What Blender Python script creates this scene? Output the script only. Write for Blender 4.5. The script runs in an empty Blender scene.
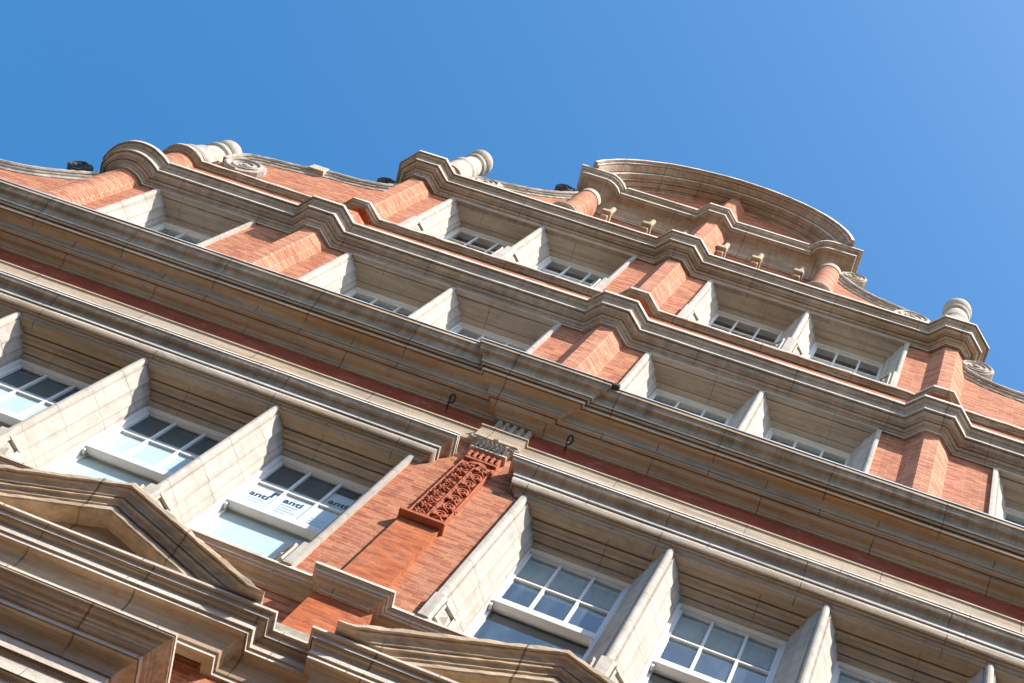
import bpy, bmesh, math, random
from mathutils import Vector, Matrix
random.seed(7)
S = bpy.context.scene
COL = S.collection
R = math.radians
U = 7.0            # one drawing unit of the facade = 7 m
EYE = 1.6          # camera height above the pavement
GZ = -EYE / U      # pavement level in drawing units

# ------------------------------------------------------------------ camera
cam = bpy.data.cameras.new("camera")
cam.lens = 55.824; cam.sensor_width = 36.0; cam.sensor_fit = 'HORIZONTAL'
cam.clip_start = 0.1; cam.clip_end = 3000
co = bpy.data.objects.new("camera", cam); COL.objects.link(co)
right = Vector((0.92249807, -0.22458042, 0.31394419))
down = Vector((0.31249236, 0.91195716, -0.26586214))
fwd = Vector((-0.22659622, 0.34336247, 0.91145838))
m = Matrix((( right.x, -down.x, -fwd.x, 0.526 * U),
            ( right.y, -down.y, -fwd.y, -U),
            ( right.z, -down.z, -fwd.z, EYE),
            (0, 0, 0, 1)))
co.matrix_world = m
S.camera = co

# ------------------------------------------------------------------ light
SUN = Vector((1.0, -1.0, 1.72)).normalized()       # towards the sun
el = math.asin(SUN.z)
w = bpy.data.worlds.new("World"); S.world = w; w.use_nodes = True
nt = w.node_tree; nt.nodes.clear()
sky = nt.nodes.new('ShaderNodeTexSky'); sky.sky_type = 'NISHITA'; sky.sun_disc = False
sky.sun_elevation = el
sky.sun_rotation = math.atan2(SUN.x, SUN.y)
sky.altitude = 0; sky.air_density = 1.0; sky.dust_density = 1.5; sky.ozone_density = 3.0
bg = nt.nodes.new('ShaderNodeBackground'); bg.inputs['Strength'].default_value = 0.15
wo = nt.nodes.new('ShaderNodeOutputWorld')
hs = nt.nodes.new('ShaderNodeHueSaturation'); hs.inputs['Hue'].default_value = 0.491; hs.inputs['Saturation'].default_value = 1.32
nt.links.new(sky.outputs[0], hs.inputs['Color']); nt.links.new(hs.outputs[0], bg.inputs[0]); nt.links.new(bg.outputs[0], wo.inputs[0])
sl = bpy.data.lights.new("sun", 'SUN'); sl.energy = 5.0; sl.angle = R(0.5); sl.color = (1.0, 0.94, 0.86)
so = bpy.data.objects.new("sun", sl); COL.objects.link(so)
so.location = (20, -20, 40)
so.rotation_euler = (-SUN).to_track_quat('-Z', 'Y').to_euler()
S.view_settings.view_transform = 'Standard'
S.view_settings.look = 'None'
S.view_settings.exposure = 0.9
S.view_settings.gamma = 1.0

# ------------------------------------------------------------------ helpers
def V(x, p, z):
    """x along the facade from its middle, p out of the wall towards the street, z up (drawing units)"""
    return Vector((x * U, -p * U, z * U + EYE))

def sharpen(bm, ang=14):
    a = R(ang)
    for f in bm.faces: f.smooth = True
    for e in bm.edges:
        if len(e.link_faces) == 2:
            if e.calc_face_angle(0) > a: e.smooth = False
        else: e.smooth = False

BUILDING = None
def link(name, bm, mat, parent=None, smooth=True):
    if len(bm.faces) > 1: bmesh.ops.recalc_face_normals(bm, faces=bm.faces[:])
    if smooth: sharpen(bm)
    me = bpy.data.meshes.new(name); bm.to_mesh(me); bm.free()
    for mm in (mat if isinstance(mat, (list, tuple)) else [mat]): me.materials.append(mm)
    o = bpy.data.objects.new(name, me); COL.objects.link(o)
    if parent: o.parent = parent
    return o

def box(bm, x0, x1, z0, z1, pf, pb, mi=0):
    vs = [bm.verts.new(V(x, p, z)) for p in (pf, pb) for z in (z0, z1) for x in (x0, x1)]
    for q in ((0, 1, 3, 2), (4, 6, 7, 5), (0, 4, 5, 1), (2, 3, 7, 6), (0, 2, 6, 4), (1, 5, 7, 3)):
        f = bm.faces.new([vs[i] for i in q]); f.material_index = mi

def bevbox(bm, x0, x1, z0, z1, pf, pb, b=0.0012):
    t = bmesh.new(); box(t, x0, x1, z0, z1, pf, pb)
    bmesh.ops.bevel(t, geom=t.edges[:], offset=b * U, segments=1, affect='EDGES')
    merge(bm, t)

def merge(bm, t):
    me = bpy.data.meshes.new("tmp"); t.to_mesh(me); t.free()
    bm.from_mesh(me); bpy.data.meshes.remove(me)

def hsh(*a):
    s = 0.0
    for i, k in enumerate(a): s += k * (127.1 + 184.6 * i)
    v = math.sin(s) * 43758.5453
    return v - math.floor(v)

def ease(a, b, n=6, kind='s'):
    """points from a to b: 's' = cyma, 'o' = ovolo (convex), 'c' = cavetto (concave)"""
    out = []
    for i in range(n + 1):
        t = i / n
        if kind == 's':
            u = t; v = t + 0.16 * math.sin(2 * math.pi * t)
        elif kind == 'o':
            u = math.sin(t * math.pi / 2); v = 1 - math.cos(t * math.pi / 2)
        else:
            u = 1 - math.cos(t * math.pi / 2); v = math.sin(t * math.pi / 2)
        out.append((a[0] + (b[0] - a[0]) * u, a[1] + (b[1] - a[1]) * v))
    return out

def prof(*segs):
    out = []
    for s in segs:
        if isinstance(s, list): out += s
        else: out.append(s)
    r = [out[0]]
    for q in out[1:]:
        if abs(q[0] - r[-1][0]) + abs(q[1] - r[-1][1]) > 1e-6: r.append(q)
    return r

def groove(p, z, w=0.0016, d=0.0050):
    """a narrow slot cut up into a soffit"""
    return [(p, z), (p + 0.0002, z + d), (p + w - 0.0002, z + d), (p + w, z)]

def offsets(path):
    ns = []
    for a, b in zip(path, path[1:]):
        d = Vector((b[0] - a[0], b[1] - a[1])).normalized(); ns.append(Vector((-d.y, d.x)))
    ms = []
    for i in range(len(path)):
        if i == 0: ms.append(ns[0])
        elif i == len(path) - 1: ms.append(ns[-1])
        else:
            a, b = ns[i - 1], ns[i]; ms.append((a + b) / max(0.25, 1 + a.dot(b)))
    return ms

def sweep(path, profile, back=-0.03, jit=0.00022, seg=0.06, seed=1.0, pale=True):
    """profile [(p,z)] bottom to top, carried along the plan path [(x,p)] with mitred corners"""
    sub = []
    for a, b in zip(path, path[1:]):
        L = math.hypot(b[0] - a[0], b[1] - a[1]); n = max(1, int(L / seg))
        for i in range(n): sub.append((a[0] + (b[0] - a[0]) * i / n, a[1] + (b[1] - a[1]) * i / n))
    sub.append(path[-1])
    ms = offsets(sub)
    pr = [(back, profile[0][1])] + list(profile) + [(back, profile[-1][1] + (0.004 if back < 0 else 0))]
    bm = bmesh.new(); rings = []
    for i, (x, p) in enumerate(sub):
        ring = []
        for k, (q, z) in enumerate(pr):
            j = (hsh(i, k, seed) - 0.5) * 2 * jit; j2 = (hsh(i, k, seed + 3.3) - 0.5) * 2 * jit
            if q == back: j = j2 = 0
            ring.append(bm.verts.new(V(x + ms[i].x * (q + j), p + ms[i].y * (q + j), z + j2)))
        rings.append(ring)
    n = len(pr)
    for a, b in zip(rings, rings[1:]):
        for k in range(n):
            f = bm.faces.new((a[k], a[(k + 1) % n], b[(k + 1) % n], b[k]))
            if pale and 0 < k < n - 2 and abs(pr[k][0] - pr[k + 1][0]) < 0.0003 and pr[k + 1][1] - pr[k][1] > 0.0028: f.material_index = 1  # upright lip faces painted paler, as if sunlit
    bm.faces.new(rings[0]); bm.faces.new(rings[-1][::-1])
    return bm

def prism(poly, pf, pb, bm=None):
    """polygon [(x,z)] in the facade plane given thickness"""
    bm = bm or bmesh.new()
    f = [bm.verts.new(V(x, pf, z)) for x, z in poly]; b = [bm.verts.new(V(x, pb, z)) for x, z in poly]
    bm.faces.new(f); bm.faces.new(b[::-1]); n = len(poly)
    for i in range(n): bm.faces.new((f[i], b[i], b[(i + 1) % n], f[(i + 1) % n]))
    return bm

def plan(poly, z0, z1, bm=None, cuts=1):
    """plan polygon [(x,p)] raised from z0 to z1"""
    bm = bm or bmesh.new(); rs = []
    for c in range(cuts + 1):
        z = z0 + (z1 - z0) * c / cuts
        rs.append([bm.verts.new(V(x, p, z)) for x, p in poly])
    n = len(poly)
    for a, b in zip(rs, rs[1:]):
        for i in range(n): bm.faces.new((a[i], a[(i + 1) % n], b[(i + 1) % n], b[i]))
    bm.faces.new(rs[0][::-1]); bm.faces.new(rs[-1])
    return bm

def lathe(x, p, prf, n=32, bm=None):
    bm = bm or bmesh.new(); rs = []
    for r, z in prf:
        if r < 1e-6: rs.append([bm.verts.new(V(x, p, z))])
        else: rs.append([bm.verts.new(V(x + r * math.cos(2 * math.pi * i / n), p + r * math.sin(2 * math.pi * i / n), z)) for i in range(n)])
    for a, b in zip(rs, rs[1:]):
        for i in range(n):
            j = (i + 1) % n
            if len(a) == 1: bm.faces.new((a[0], b[j], b[i]))
            elif len(b) == 1: bm.faces.new((a[i], a[j], b[0]))
            else: bm.faces.new((a[i], a[j], b[j], b[i]))
    if len(rs[0]) > 1: bm.faces.new(rs[0][::-1])
    if len(rs[-1]) > 1: bm.faces.new(rs[-1])
    return bm

def tube(pts, r, n=7, bm=None):
    """round bar through points (x,p,z); r may be a list"""
    bm = bm or bmesh.new(); P = [V(*q) for q in pts]; rs = []
    for i, q in enumerate(P):
        t = (P[min(i + 1, len(P) - 1)] - P[max(i - 1, 0)]).normalized()
        a = t.cross(Vector((0, 1, 0)))
        if a.length < 1e-3: a = t.cross(Vector((1, 0, 0)))
        a.normalize(); b = t.cross(a).normalized()
        rr = (r[i] if isinstance(r, list) else r) * U
        rs.append([bm.verts.new(q + rr * (math.cos(2 * math.pi * k / n) * a + math.sin(2 * math.pi * k / n) * b)) for k in range(n)])
    for a, b in zip(rs, rs[1:]):
        for k in range(n): bm.faces.new((a[k], a[(k + 1) % n], b[(k + 1) % n], b[k]))
    bm.faces.new(rs[0][::-1]); bm.faces.new(rs[-1])
    return bm

def copy_tree(o, parent, off):
    c = o.copy(); COL.objects.link(c); c.parent = parent
    c.location = o.location + off
    for ch in list(o.children):
        d = ch.copy(); COL.objects.link(d); d.parent = c
    return c
def OFF(x, p, z): return Vector((x * U, -p * U, z * U))

# ------------------------------------------------------------------ materials
class N:
    def __init__(s, name):
        s.m = bpy.data.materials.new(name); s.m.use_nodes = True
        s.t = s.m.node_tree; s.b = s.t.nodes['Principled BSDF']; s.geo = s.t.nodes.new('ShaderNodeNewGeometry')
    def n(s, typ, **kw):
        x = s.t.nodes.new(typ)
        for k, v in kw.items(): setattr(x, k, v)
        return x
    def l(s, a, b): s.t.links.new(a, b)
    def val(s, x, sock):
        if hasattr(x, 'is_linked'): s.l(x, sock)
        else: sock.default_value = x
    def math(s, op, a, b=0.0, c=0.0, clamp=False):
        x = s.n('ShaderNodeMath', operation=op); x.use_clamp = clamp
        for i, v in enumerate((a, b, c)): s.val(v, x.inputs[i])
        return x.outputs[0]
    def vec(s, scale=(1, 1, 1)):
        x = s.n('ShaderNodeVectorMath', operation='MULTIPLY'); s.l(s.geo.outputs['Position'], x.inputs[0]); x.inputs[1].default_value = scale
        return x.outputs[0]
    def noise(s, scale=(1, 1, 1), detail=4, rough=0.6, lo=0.35, hi=0.65):
        x = s.n('ShaderNodeTexNoise'); s.l(s.vec(scale), x.inputs['Vector']); x.inputs['Scale'].default_value = 1.0
        x.inputs['Detail'].default_value = detail; x.inputs['Roughness'].default_value = rough
        r = s.n('ShaderNodeMapRange'); s.l(x.outputs['Fac'], r.inputs[0]); r.inputs[1].default_value = lo; r.inputs[2].default_value = hi
        return r.outputs[0]
    def mix(s, f, a, b, blend='MIX'):
        x = s.n('ShaderNodeMix', data_type='RGBA', blend_type=blend); s.val(f, x.inputs[0])
        for v, i in ((a, 6), (b, 7)):
            if hasattr(v, 'is_linked'): s.l(v, x.inputs[i])
            else: x.inputs[i].default_value = (*v, 1)
        return x.outputs[2]
    def sep(s):
        x = s.n('ShaderNodeSeparateXYZ'); s.l(s.geo.outputs['Position'], x.inputs[0]); return x.outputs
    def bump(s, h, strength=0.3, dist=0.01):
        x = s.n('ShaderNodeBump'); x.inputs['Strength'].default_value = strength; x.inputs['Distance'].default_value = dist
        s.l(h, x.inputs['Height']); s.l(x.outputs[0], s.b.inputs['Normal'])

def stone(name, cream, ochre, grey, ochre_amt=0.6, grey_amt=0.6, streak=0.0, joint=None, joint_w=0.011, rough=0.85, run=(0.5, 15, 15), line=0.42):
    k = N(name)
    col = k.mix(k.math('MULTIPLY', k.noise((0.55, 1.4, 2.6), 5, 0.62, 0.38, 0.66), ochre_amt), cream, ochre)
    col = k.mix(k.math('MULTIPLY', k.noise((0.9, 2.3, 4.5), 6, 0.68, 0.44, 0.70), grey_amt), col, grey)
    fine = k.noise((38, 38, 38), 4, 0.7, 0.25, 0.75)
    col = k.mix(0.16, col, k.mix(fine, (0.25, 0.22, 0.19), (1, 1, 1)), 'MULTIPLY') if False else k.mix(k.math('MULTIPLY', fine, 0.22), col, tuple(c * 0.62 for c in cream))
    col = k.mix(k.math('MULTIPLY', k.noise((7, 7, 9), 5, 0.7, 0.5, 0.8), 0.35), col, tuple(c * 0.5 for c in grey))
    ln = k.noise(run, 4, 0.75, 0.44, 0.66)
    col = k.mix(k.math('MULTIPLY', ln, line), col, tuple(c * 0.42 for c in grey))
    if streak:
        st = k.noise((9.0, 2.0, 0.7), 6, 0.72, 0.42, 0.64)
        amt = streak
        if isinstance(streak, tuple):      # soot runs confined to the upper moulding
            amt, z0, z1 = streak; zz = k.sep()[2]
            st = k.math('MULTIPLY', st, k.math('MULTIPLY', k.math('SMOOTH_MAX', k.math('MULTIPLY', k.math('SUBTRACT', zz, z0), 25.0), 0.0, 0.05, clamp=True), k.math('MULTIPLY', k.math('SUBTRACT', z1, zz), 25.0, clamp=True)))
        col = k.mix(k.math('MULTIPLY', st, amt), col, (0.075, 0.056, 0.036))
    h = k.math('ADD', k.math('MULTIPLY', fine, 0.4), k.noise((9, 9, 9), 5, 0.6, 0.2, 0.8))
    if joint:
        ax, period, off, wob = joint
        sp = k.sep()
        c = sp[ax]
        if ax == 0:    # courses break joint: shift by height band and depth
            band = k.math('FLOOR', k.math('ADD', k.math('MULTIPLY', sp[2], wob), k.math('MULTIPLY', sp[1], wob * 1.7)))
            c = k.math('ADD', c, k.math('MULTIPLY', band, period * 0.5))
        nz = k.n('ShaderNodeTexNoise'); k.l(k.vec((3, 3, 3)), nz.inputs['Vector']); nz.inputs['Scale'].default_value = 1.0
        c = k.math('ADD', c, k.math('MULTIPLY', nz.outputs['Fac'], 0.035 if ax == 0 else 0.012))
        fr = k.math('FRACT', k.math('DIVIDE', k.math('ADD', c, off + 100 * period), period))
        d = k.math('MULTIPLY', k.math('MINIMUM', fr, k.math('SUBTRACT', 1.0, fr)), period)
        jm = k.math('SUBTRACT', 1.0, k.math('SMOOTH_MIN', k.math('DIVIDE', d, joint_w), 1.0, 0.2), clamp=True)
        jm = k.math('MULTIPLY', jm, k.noise((2.2, 2.2, 2.2), 2, 0.5, 0.25, 0.5))
        col = k.mix(k.math('MULTIPLY', jm, 0.8), col, (0.05, 0.04, 0.035))
        h = k.math('SUBTRACT', h, k.math('MULTIPLY', jm, 1.2))
    k.l(col, k.b.inputs['Base Color']); k.b.inputs['Roughness'].default_value = rough
    k.b.inputs['Specular IOR Level'].default_value = 0.25
    k.bump(h, 0.35, 0.012)
    return k.m

CREAM = (0.66, 0.57, 0.46); OCHRE = (0.47, 0.315, 0.17); GREY = (0.30, 0.255, 0.215)
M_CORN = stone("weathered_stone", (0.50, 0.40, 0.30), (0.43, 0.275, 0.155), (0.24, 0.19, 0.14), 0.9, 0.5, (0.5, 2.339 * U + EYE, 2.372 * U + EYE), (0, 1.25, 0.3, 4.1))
M_STRING = stone("cornice_stone", (0.53, 0.435, 0.335), (0.45, 0.295, 0.175), (0.23, 0.18, 0.14), 0.85, 0.6, 0.3, (0, 1.3, 0.7, 1.0), 0.009, line=0.34)
M_BAND = stone("entablature_stone", (0.55, 0.445, 0.33), (0.48, 0.32, 0.175), (0.25, 0.20, 0.155), 0.85, 0.6, (0.4, 2.084 * U + EYE, 2.112 * U + EYE), (0, 1.45, 0.1, 1.1), 0.009)
M_LOW = stone("pediment_stone", (0.62, 0.505, 0.375), (0.53, 0.36, 0.21), (0.28, 0.225, 0.17), 0.9, 0.7, 0.0, (0, 0.98, 0.25, 0.0), 0.014)
M_JAMB = stone("jamb_stone", (0.55, 0.50, 0.435), (0.45, 0.375, 0.29), (0.34, 0.30, 0.26), 0.55, 0.6, 0.0, (2, 0.60, 0.12, 0), 0.007, run=(9, 9, 0.5), line=0.24)
M_LITLIP = stone("sunlit_lip_stone", (0.74, 0.68, 0.60), (0.62, 0.50, 0.37), (0.42, 0.36, 0.30), 0.5, 0.5, 0.0, (0, 1.3, 0.7, 1.0), 0.008, run=(2.0, 8, 8), line=0.25)  # paler stone for lip fillets: sunlit edges put into the colour
M_PALE = stone("pale_stone", (0.58, 0.52, 0.44), (0.48, 0.38, 0.27), (0.26, 0.225, 0.19), 0.6, 0.75, 0.0, run=(5, 5, 5), line=0.45)
M_LINT2 = stone("pale_lintel_stone", (0.60, 0.515, 0.415), (0.50, 0.375, 0.25), (0.36, 0.30, 0.25), 0.8, 0.6, 0.0, (0, 1.6, 0.0, 0.0), 0.006)
M_LINT = stone("lintel_stone", (0.60, 0.475, 0.345), (0.52, 0.345, 0.195), (0.31, 0.245, 0.185), 0.8, 0.6, 0.0, (0, 1.6, 0.0, 0.0), 0.006)

def brick(name, a, b, mortar, msize=0.0045, rowh=0.058, dirt=0.3):
    k = N(name); sp = k.sep()
    nrm = k.n('ShaderNodeSeparateXYZ'); k.l(k.geo.outputs['True Normal'], nrm.inputs[0])
    side = k.math('GREATER_THAN', k.math('ABSOLUTE', nrm.outputs[0]), 0.8)
    u = k.math('ADD', k.math('MULTIPLY', sp[0], k.math('SUBTRACT', 1.0, side)), k.math('MULTIPLY', sp[1], side))
    cx = k.n('ShaderNodeCombineXYZ'); k.l(u, cx.inputs[0])
    wv = k.n('ShaderNodeTexNoise'); k.l(k.vec((1.3, 1.3, 1.3)), wv.inputs['Vector']); wv.inputs['Scale'].default_value = 1.0
    k.l(k.math('ADD', sp[2], k.math('MULTIPLY', wv.outputs['Fac'], 0.02)), cx.inputs[1])
    bt = k.n('ShaderNodeTexBrick'); k.l(cx.outputs[0], bt.inputs['Vector'])
    bt.inputs['Scale'].default_value = 1.0; bt.inputs['Brick Width'].default_value = 0.205; bt.inputs['Row Height'].default_value = rowh
    bt.inputs['Mortar Size'].default_value = msize; bt.inputs['Mortar Smooth'].default_value = 0.15; bt.inputs['Bias'].default_value = -0.1
    bt.inputs['Color1'].default_value = (*a, 1); bt.inputs['Color2'].default_value = (*b, 1); bt.inputs['Mortar'].default_value = (*mortar, 1)
    col = bt.outputs['Color']
    col = k.mix(k.math('MULTIPLY', k.noise((1.1, 1.1, 0.8), 5, 0.65, 0.4, 0.72), dirt), col, (0.50, 0.27, 0.17))
    col = k.mix(k.math('MULTIPLY', k.noise((4.9, 4.9, 17.3), 2, 0.5, 0.50, 0.62), 0.50), col, (0.20, 0.055, 0.028))
    col = k.mix(k.math('MULTIPLY', k.noise((16, 16, 30), 4, 0.7, 0.52, 0.80), 0.5), col, (0.16, 0.08, 0.055))
    col = k.mix(k.math('MULTIPLY', k.noise((3.2, 3.2, 5.5), 5, 0.7, 0.58, 0.76), 0.4), col, (0.56, 0.42, 0.34))
    k.l(col, k.b.inputs['Base Color']); k.b.inputs['Roughness'].default_value = 0.88
    k.b.inputs['Specular IOR Level'].default_value = 0.2
    h = k.math('SUBTRACT', k.math('MULTIPLY', k.noise((40, 40, 40), 3, 0.6, 0.2, 0.8), 0.3), bt.outputs['Fac'])
    k.bump(h, 0.6, 0.01)
    return k.m
M_BRICK = brick("red_brick", (0.36, 0.095, 0.040), (0.56, 0.225, 0.105), (0.45, 0.28, 0.20), 0.0052)
M_RUB = brick("rubbed_brick", (0.44, 0.105, 0.034), (0.54, 0.165, 0.058), (0.34, 0.13, 0.07), 0.0028, dirt=0.3)
M_PBRICK = brick("pilaster_brick", (0.42, 0.125, 0.056), (0.58, 0.255, 0.14), (0.54, 0.36, 0.26), 0.0055, 0.062)

def plain(name, col, rough=0.6, var=0.12, sc=6.0, metal=0.0, spec=0.3, bump=0.1):
    k = N(name)
    c = k.mix(k.math('MULTIPLY', k.noise((sc, sc, sc), 5, 0.65, 0.3, 0.75), var), col, tuple(x * 0.45 for x in col))
    k.l(c, k.b.inputs['Base Color']); k.b.inputs['Roughness'].default_value = rough; k.b.inputs['Metallic'].default_value = metal
    k.b.inputs['Specular IOR Level'].default_value = spec
    if bump: k.bump(k.noise((sc * 4, sc * 4, sc * 4), 3, 0.6, 0.2, 0.8), bump, 0.006)
    return k.m
M_TERRA = plain("carved_terracotta", (0.47, 0.135, 0.062), 0.85, 0.6, 13)
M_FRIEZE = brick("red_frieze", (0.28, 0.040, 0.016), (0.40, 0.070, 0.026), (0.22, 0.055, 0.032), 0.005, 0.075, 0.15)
M_PAINT = plain("white_paint", (0.80, 0.80, 0.78), 0.45, 0.14, 5)
M_LEAD = plain("lead", (0.62, 0.64, 0.68), 0.5, 0.4, 3, 0.0)
M_BLACKISH = plain("dark_lead_and_volute", (0.045, 0.045, 0.05), 0.7, 0.3, 5)
M_IRON = plain("black_iron", (0.018, 0.018, 0.02), 0.5, 0.2, 20)
M_DARK = plain("dark_room", (0.035, 0.038, 0.036), 0.9, 0.3, 1.0, bump=0)
M_BLIND = plain("white_blind", (0.60, 0.69, 0.68), 0.8, 0.10, 1.4, bump=0)
M_GBLIND = plain("grey_green_blind", (0.20, 0.26, 0.20), 0.8, 0.35, 2.2, bump=0)
M_GREYB = plain("added_shade_board_grey", (0.62, 0.72, 0.72), 0.8, 0.2, 2, bump=0)
M_SLATE = plain("slate", (0.08, 0.085, 0.095), 0.6, 0.4, 3)
M_PAVE = plain("paving", (0.30, 0.235, 0.165), 0.85, 0.35, 2.0)
M_ROAD = plain("asphalt", (0.06, 0.054, 0.047), 0.9, 0.3, 9)
M_INK = plain("navy_ink", (0.012, 0.02, 0.06), 0.6, 0.0, 3, bump=0)
M_GINK = plain("grey_ink", (0.48, 0.52, 0.56), 0.6, 0.0, 3, bump=0)
M_PAPER = plain("paper", (0.70, 0.75, 0.77), 0.7, 0.05, 4, bump=0)
def glass(name, f0, dirt):
    k = N(name); k.t.nodes.remove(k.b)
    tr = k.n('ShaderNodeBsdfTransparent'); tr.inputs[0].default_value = (0.95, 0.985, 0.975, 1)
    gl = k.n('ShaderNodeBsdfGlossy'); gl.inputs['Roughness'].default_value = 0.015; gl.inputs[0].default_value = (0.95, 0.97, 1, 1)
    dt = k.n('ShaderNodeVectorMath', operation='DOT_PRODUCT'); k.l(k.geo.outputs['Incoming'], dt.inputs[0]); k.l(k.geo.outputs['True Normal'], dt.inputs[1])
    cs = k.math('POWER', k.math('SUBTRACT', 1.0, k.math('ABSOLUTE', dt.outputs['Value'])), 5.0)
    fr = k.math('ADD', k.math('MULTIPLY', cs, 1 - f0), f0)      # Schlick, same from both sides
    bp = k.n('ShaderNodeBump'); bp.inputs['Strength'].default_value = 0.05; bp.inputs['Distance'].default_value = 0.02
    nz = k.n('ShaderNodeTexNoise'); nz.inputs['Scale'].default_value = 2.6; k.l(k.geo.outputs['Position'], nz.inputs['Vector'])
    k.l(nz.outputs['Fac'], bp.inputs['Height']); k.l(bp.outputs[0], gl.inputs['Normal'])
    df = k.n('ShaderNodeBsdfDiffuse'); df.inputs[0].default_value = (0.28, 0.40, 0.46, 1)  # bluish film: streaky dirt plus sky reflection put into the colour
    mx = k.n('ShaderNodeMixShader'); k.l(fr, mx.inputs[0]); k.l(tr.outputs[0], mx.inputs[1]); k.l(gl.outputs[0], mx.inputs[2])
    m2 = k.n('ShaderNodeMixShader'); k.l(k.math('MULTIPLY', k.math('ADD', k.math('MULTIPLY', k.noise((5, 5, 1.2), 6, 0.7, 0.45, 0.8), 0.75), 0.25), dirt), m2.inputs[0])
    k.l(mx.outputs[0], m2.inputs[1]); k.l(df.outputs[0], m2.inputs[2])
    k.l(m2.outputs[0], k.t.nodes['Material Output'].inputs[0]); return k.m
M_GLASS = glass("window_glass", 0.05, 0.06)
M_GLASS2 = glass("reflective_glass", 0.20, 0.30)

# ------------------------------------------------------------------ ground
def sheet(name, x0, x1, y0, y1, z, mat):
    bm = bmesh.new(); bm.faces.new([bm.verts.new(q) for q in ((x0, y0, z), (x1, y0, z), (x1, y1, z), (x0, y1, z))])
    o = link(name, bm, mat, smooth=False); o['kind'] = 'structure'; return o
sheet("ground", -600, 600, -600, 600, -0.14, M_PAVE)
sheet("road", -300, 300, -10.2, -4.4, -0.12, M_ROAD)
def slab(name, x0, x1, y0, y1, z0, z1, mat):
    bm = bmesh.new(); box(bm, x0 / U, x1 / U, (z0 - EYE) / U, (z1 - EYE) / U, -y0 / U, -y1 / U)
    o = link(name, bm, mat, smooth=False); o['kind'] = 'structure'
slab("pavement", -300, 300, -4.4, -0.02, -0.13, 0.0, M_PAVE)
slab("pavement", -300, 300, -13.5, -10.2, -0.13, 0.0, M_PAVE)
# unseen terrace added behind the camera to block sky fill and deepen shade
def terrace():
    t = bpy.data.objects.new("added_terrace", None); COL.objects.link(t)
    t['label'] = "unseen brown brick terrace added behind the viewer to cut sky light"; t['category'] = "building"
    H, y0, y1 = TH, TY, TY - 10
    bm = bmesh.new(); box(bm, -60 / U, 60 / U, GZ, (H - EYE) / U, -y0 / U, -y1 / U)
    link("wall", bm, M_TERR, t, smooth=False)
    bm = bmesh.new(); box(bm, -60.2 / U, 60.2 / U, (H - EYE) / U + 0.0005, (H + 0.6 - EYE) / U, -(y0 + 0.35) / U, -(y0 - 0.5) / U)
    link("parapet", bm, M_LOW, t, smooth=False)
    fr = None
    for i in range(-12, 13):
        for k in range(int(H // 3.6) - 1):
            if fr is None:
                bm = bmesh.new(); box(bm, -0.6 / U, 0.6 / U, 0, 2.0 / U, -(y0 + 0.03) / U, -(y0 - 0.1) / U)
                me = bpy.data.meshes.new("window"); bm.to_mesh(me); bm.free(); me.materials.append(M_DARK); fr = me
            if abs(i) > 4: continue
            o = bpy.data.objects.new("window", fr); COL.objects.link(o); o.parent = t
            o.location = (i * 2.6, 0, k * 3.6 + 1.4 - EYE)
TH, TY = 18.0, -15.0
M_TERR = plain("added_terrace_brick", (0.20, 0.13, 0.085), 0.9, 0.4, 1.5)
terrace()

# ================================================================== THE BUILDING
B = bpy.data.objects.new("brick_building", None); COL.objects.link(B)
B['label'] = "ornate red brick gabled building with weathered stone cornices and white sash windows"
B['category'] = "building"
def part(name, bm, mat, parent=None, smooth=True, label=None):
    o = link(name, bm, mat, parent or B, smooth)
    if label: o['label'] = label
    return o

PB, PC = 0.2293, 0.2285           # window pitch at each storey
E0 = 0.0862                       # half width of the middle brick pier
XE = 2.1                          # half length of the block that is built

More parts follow.
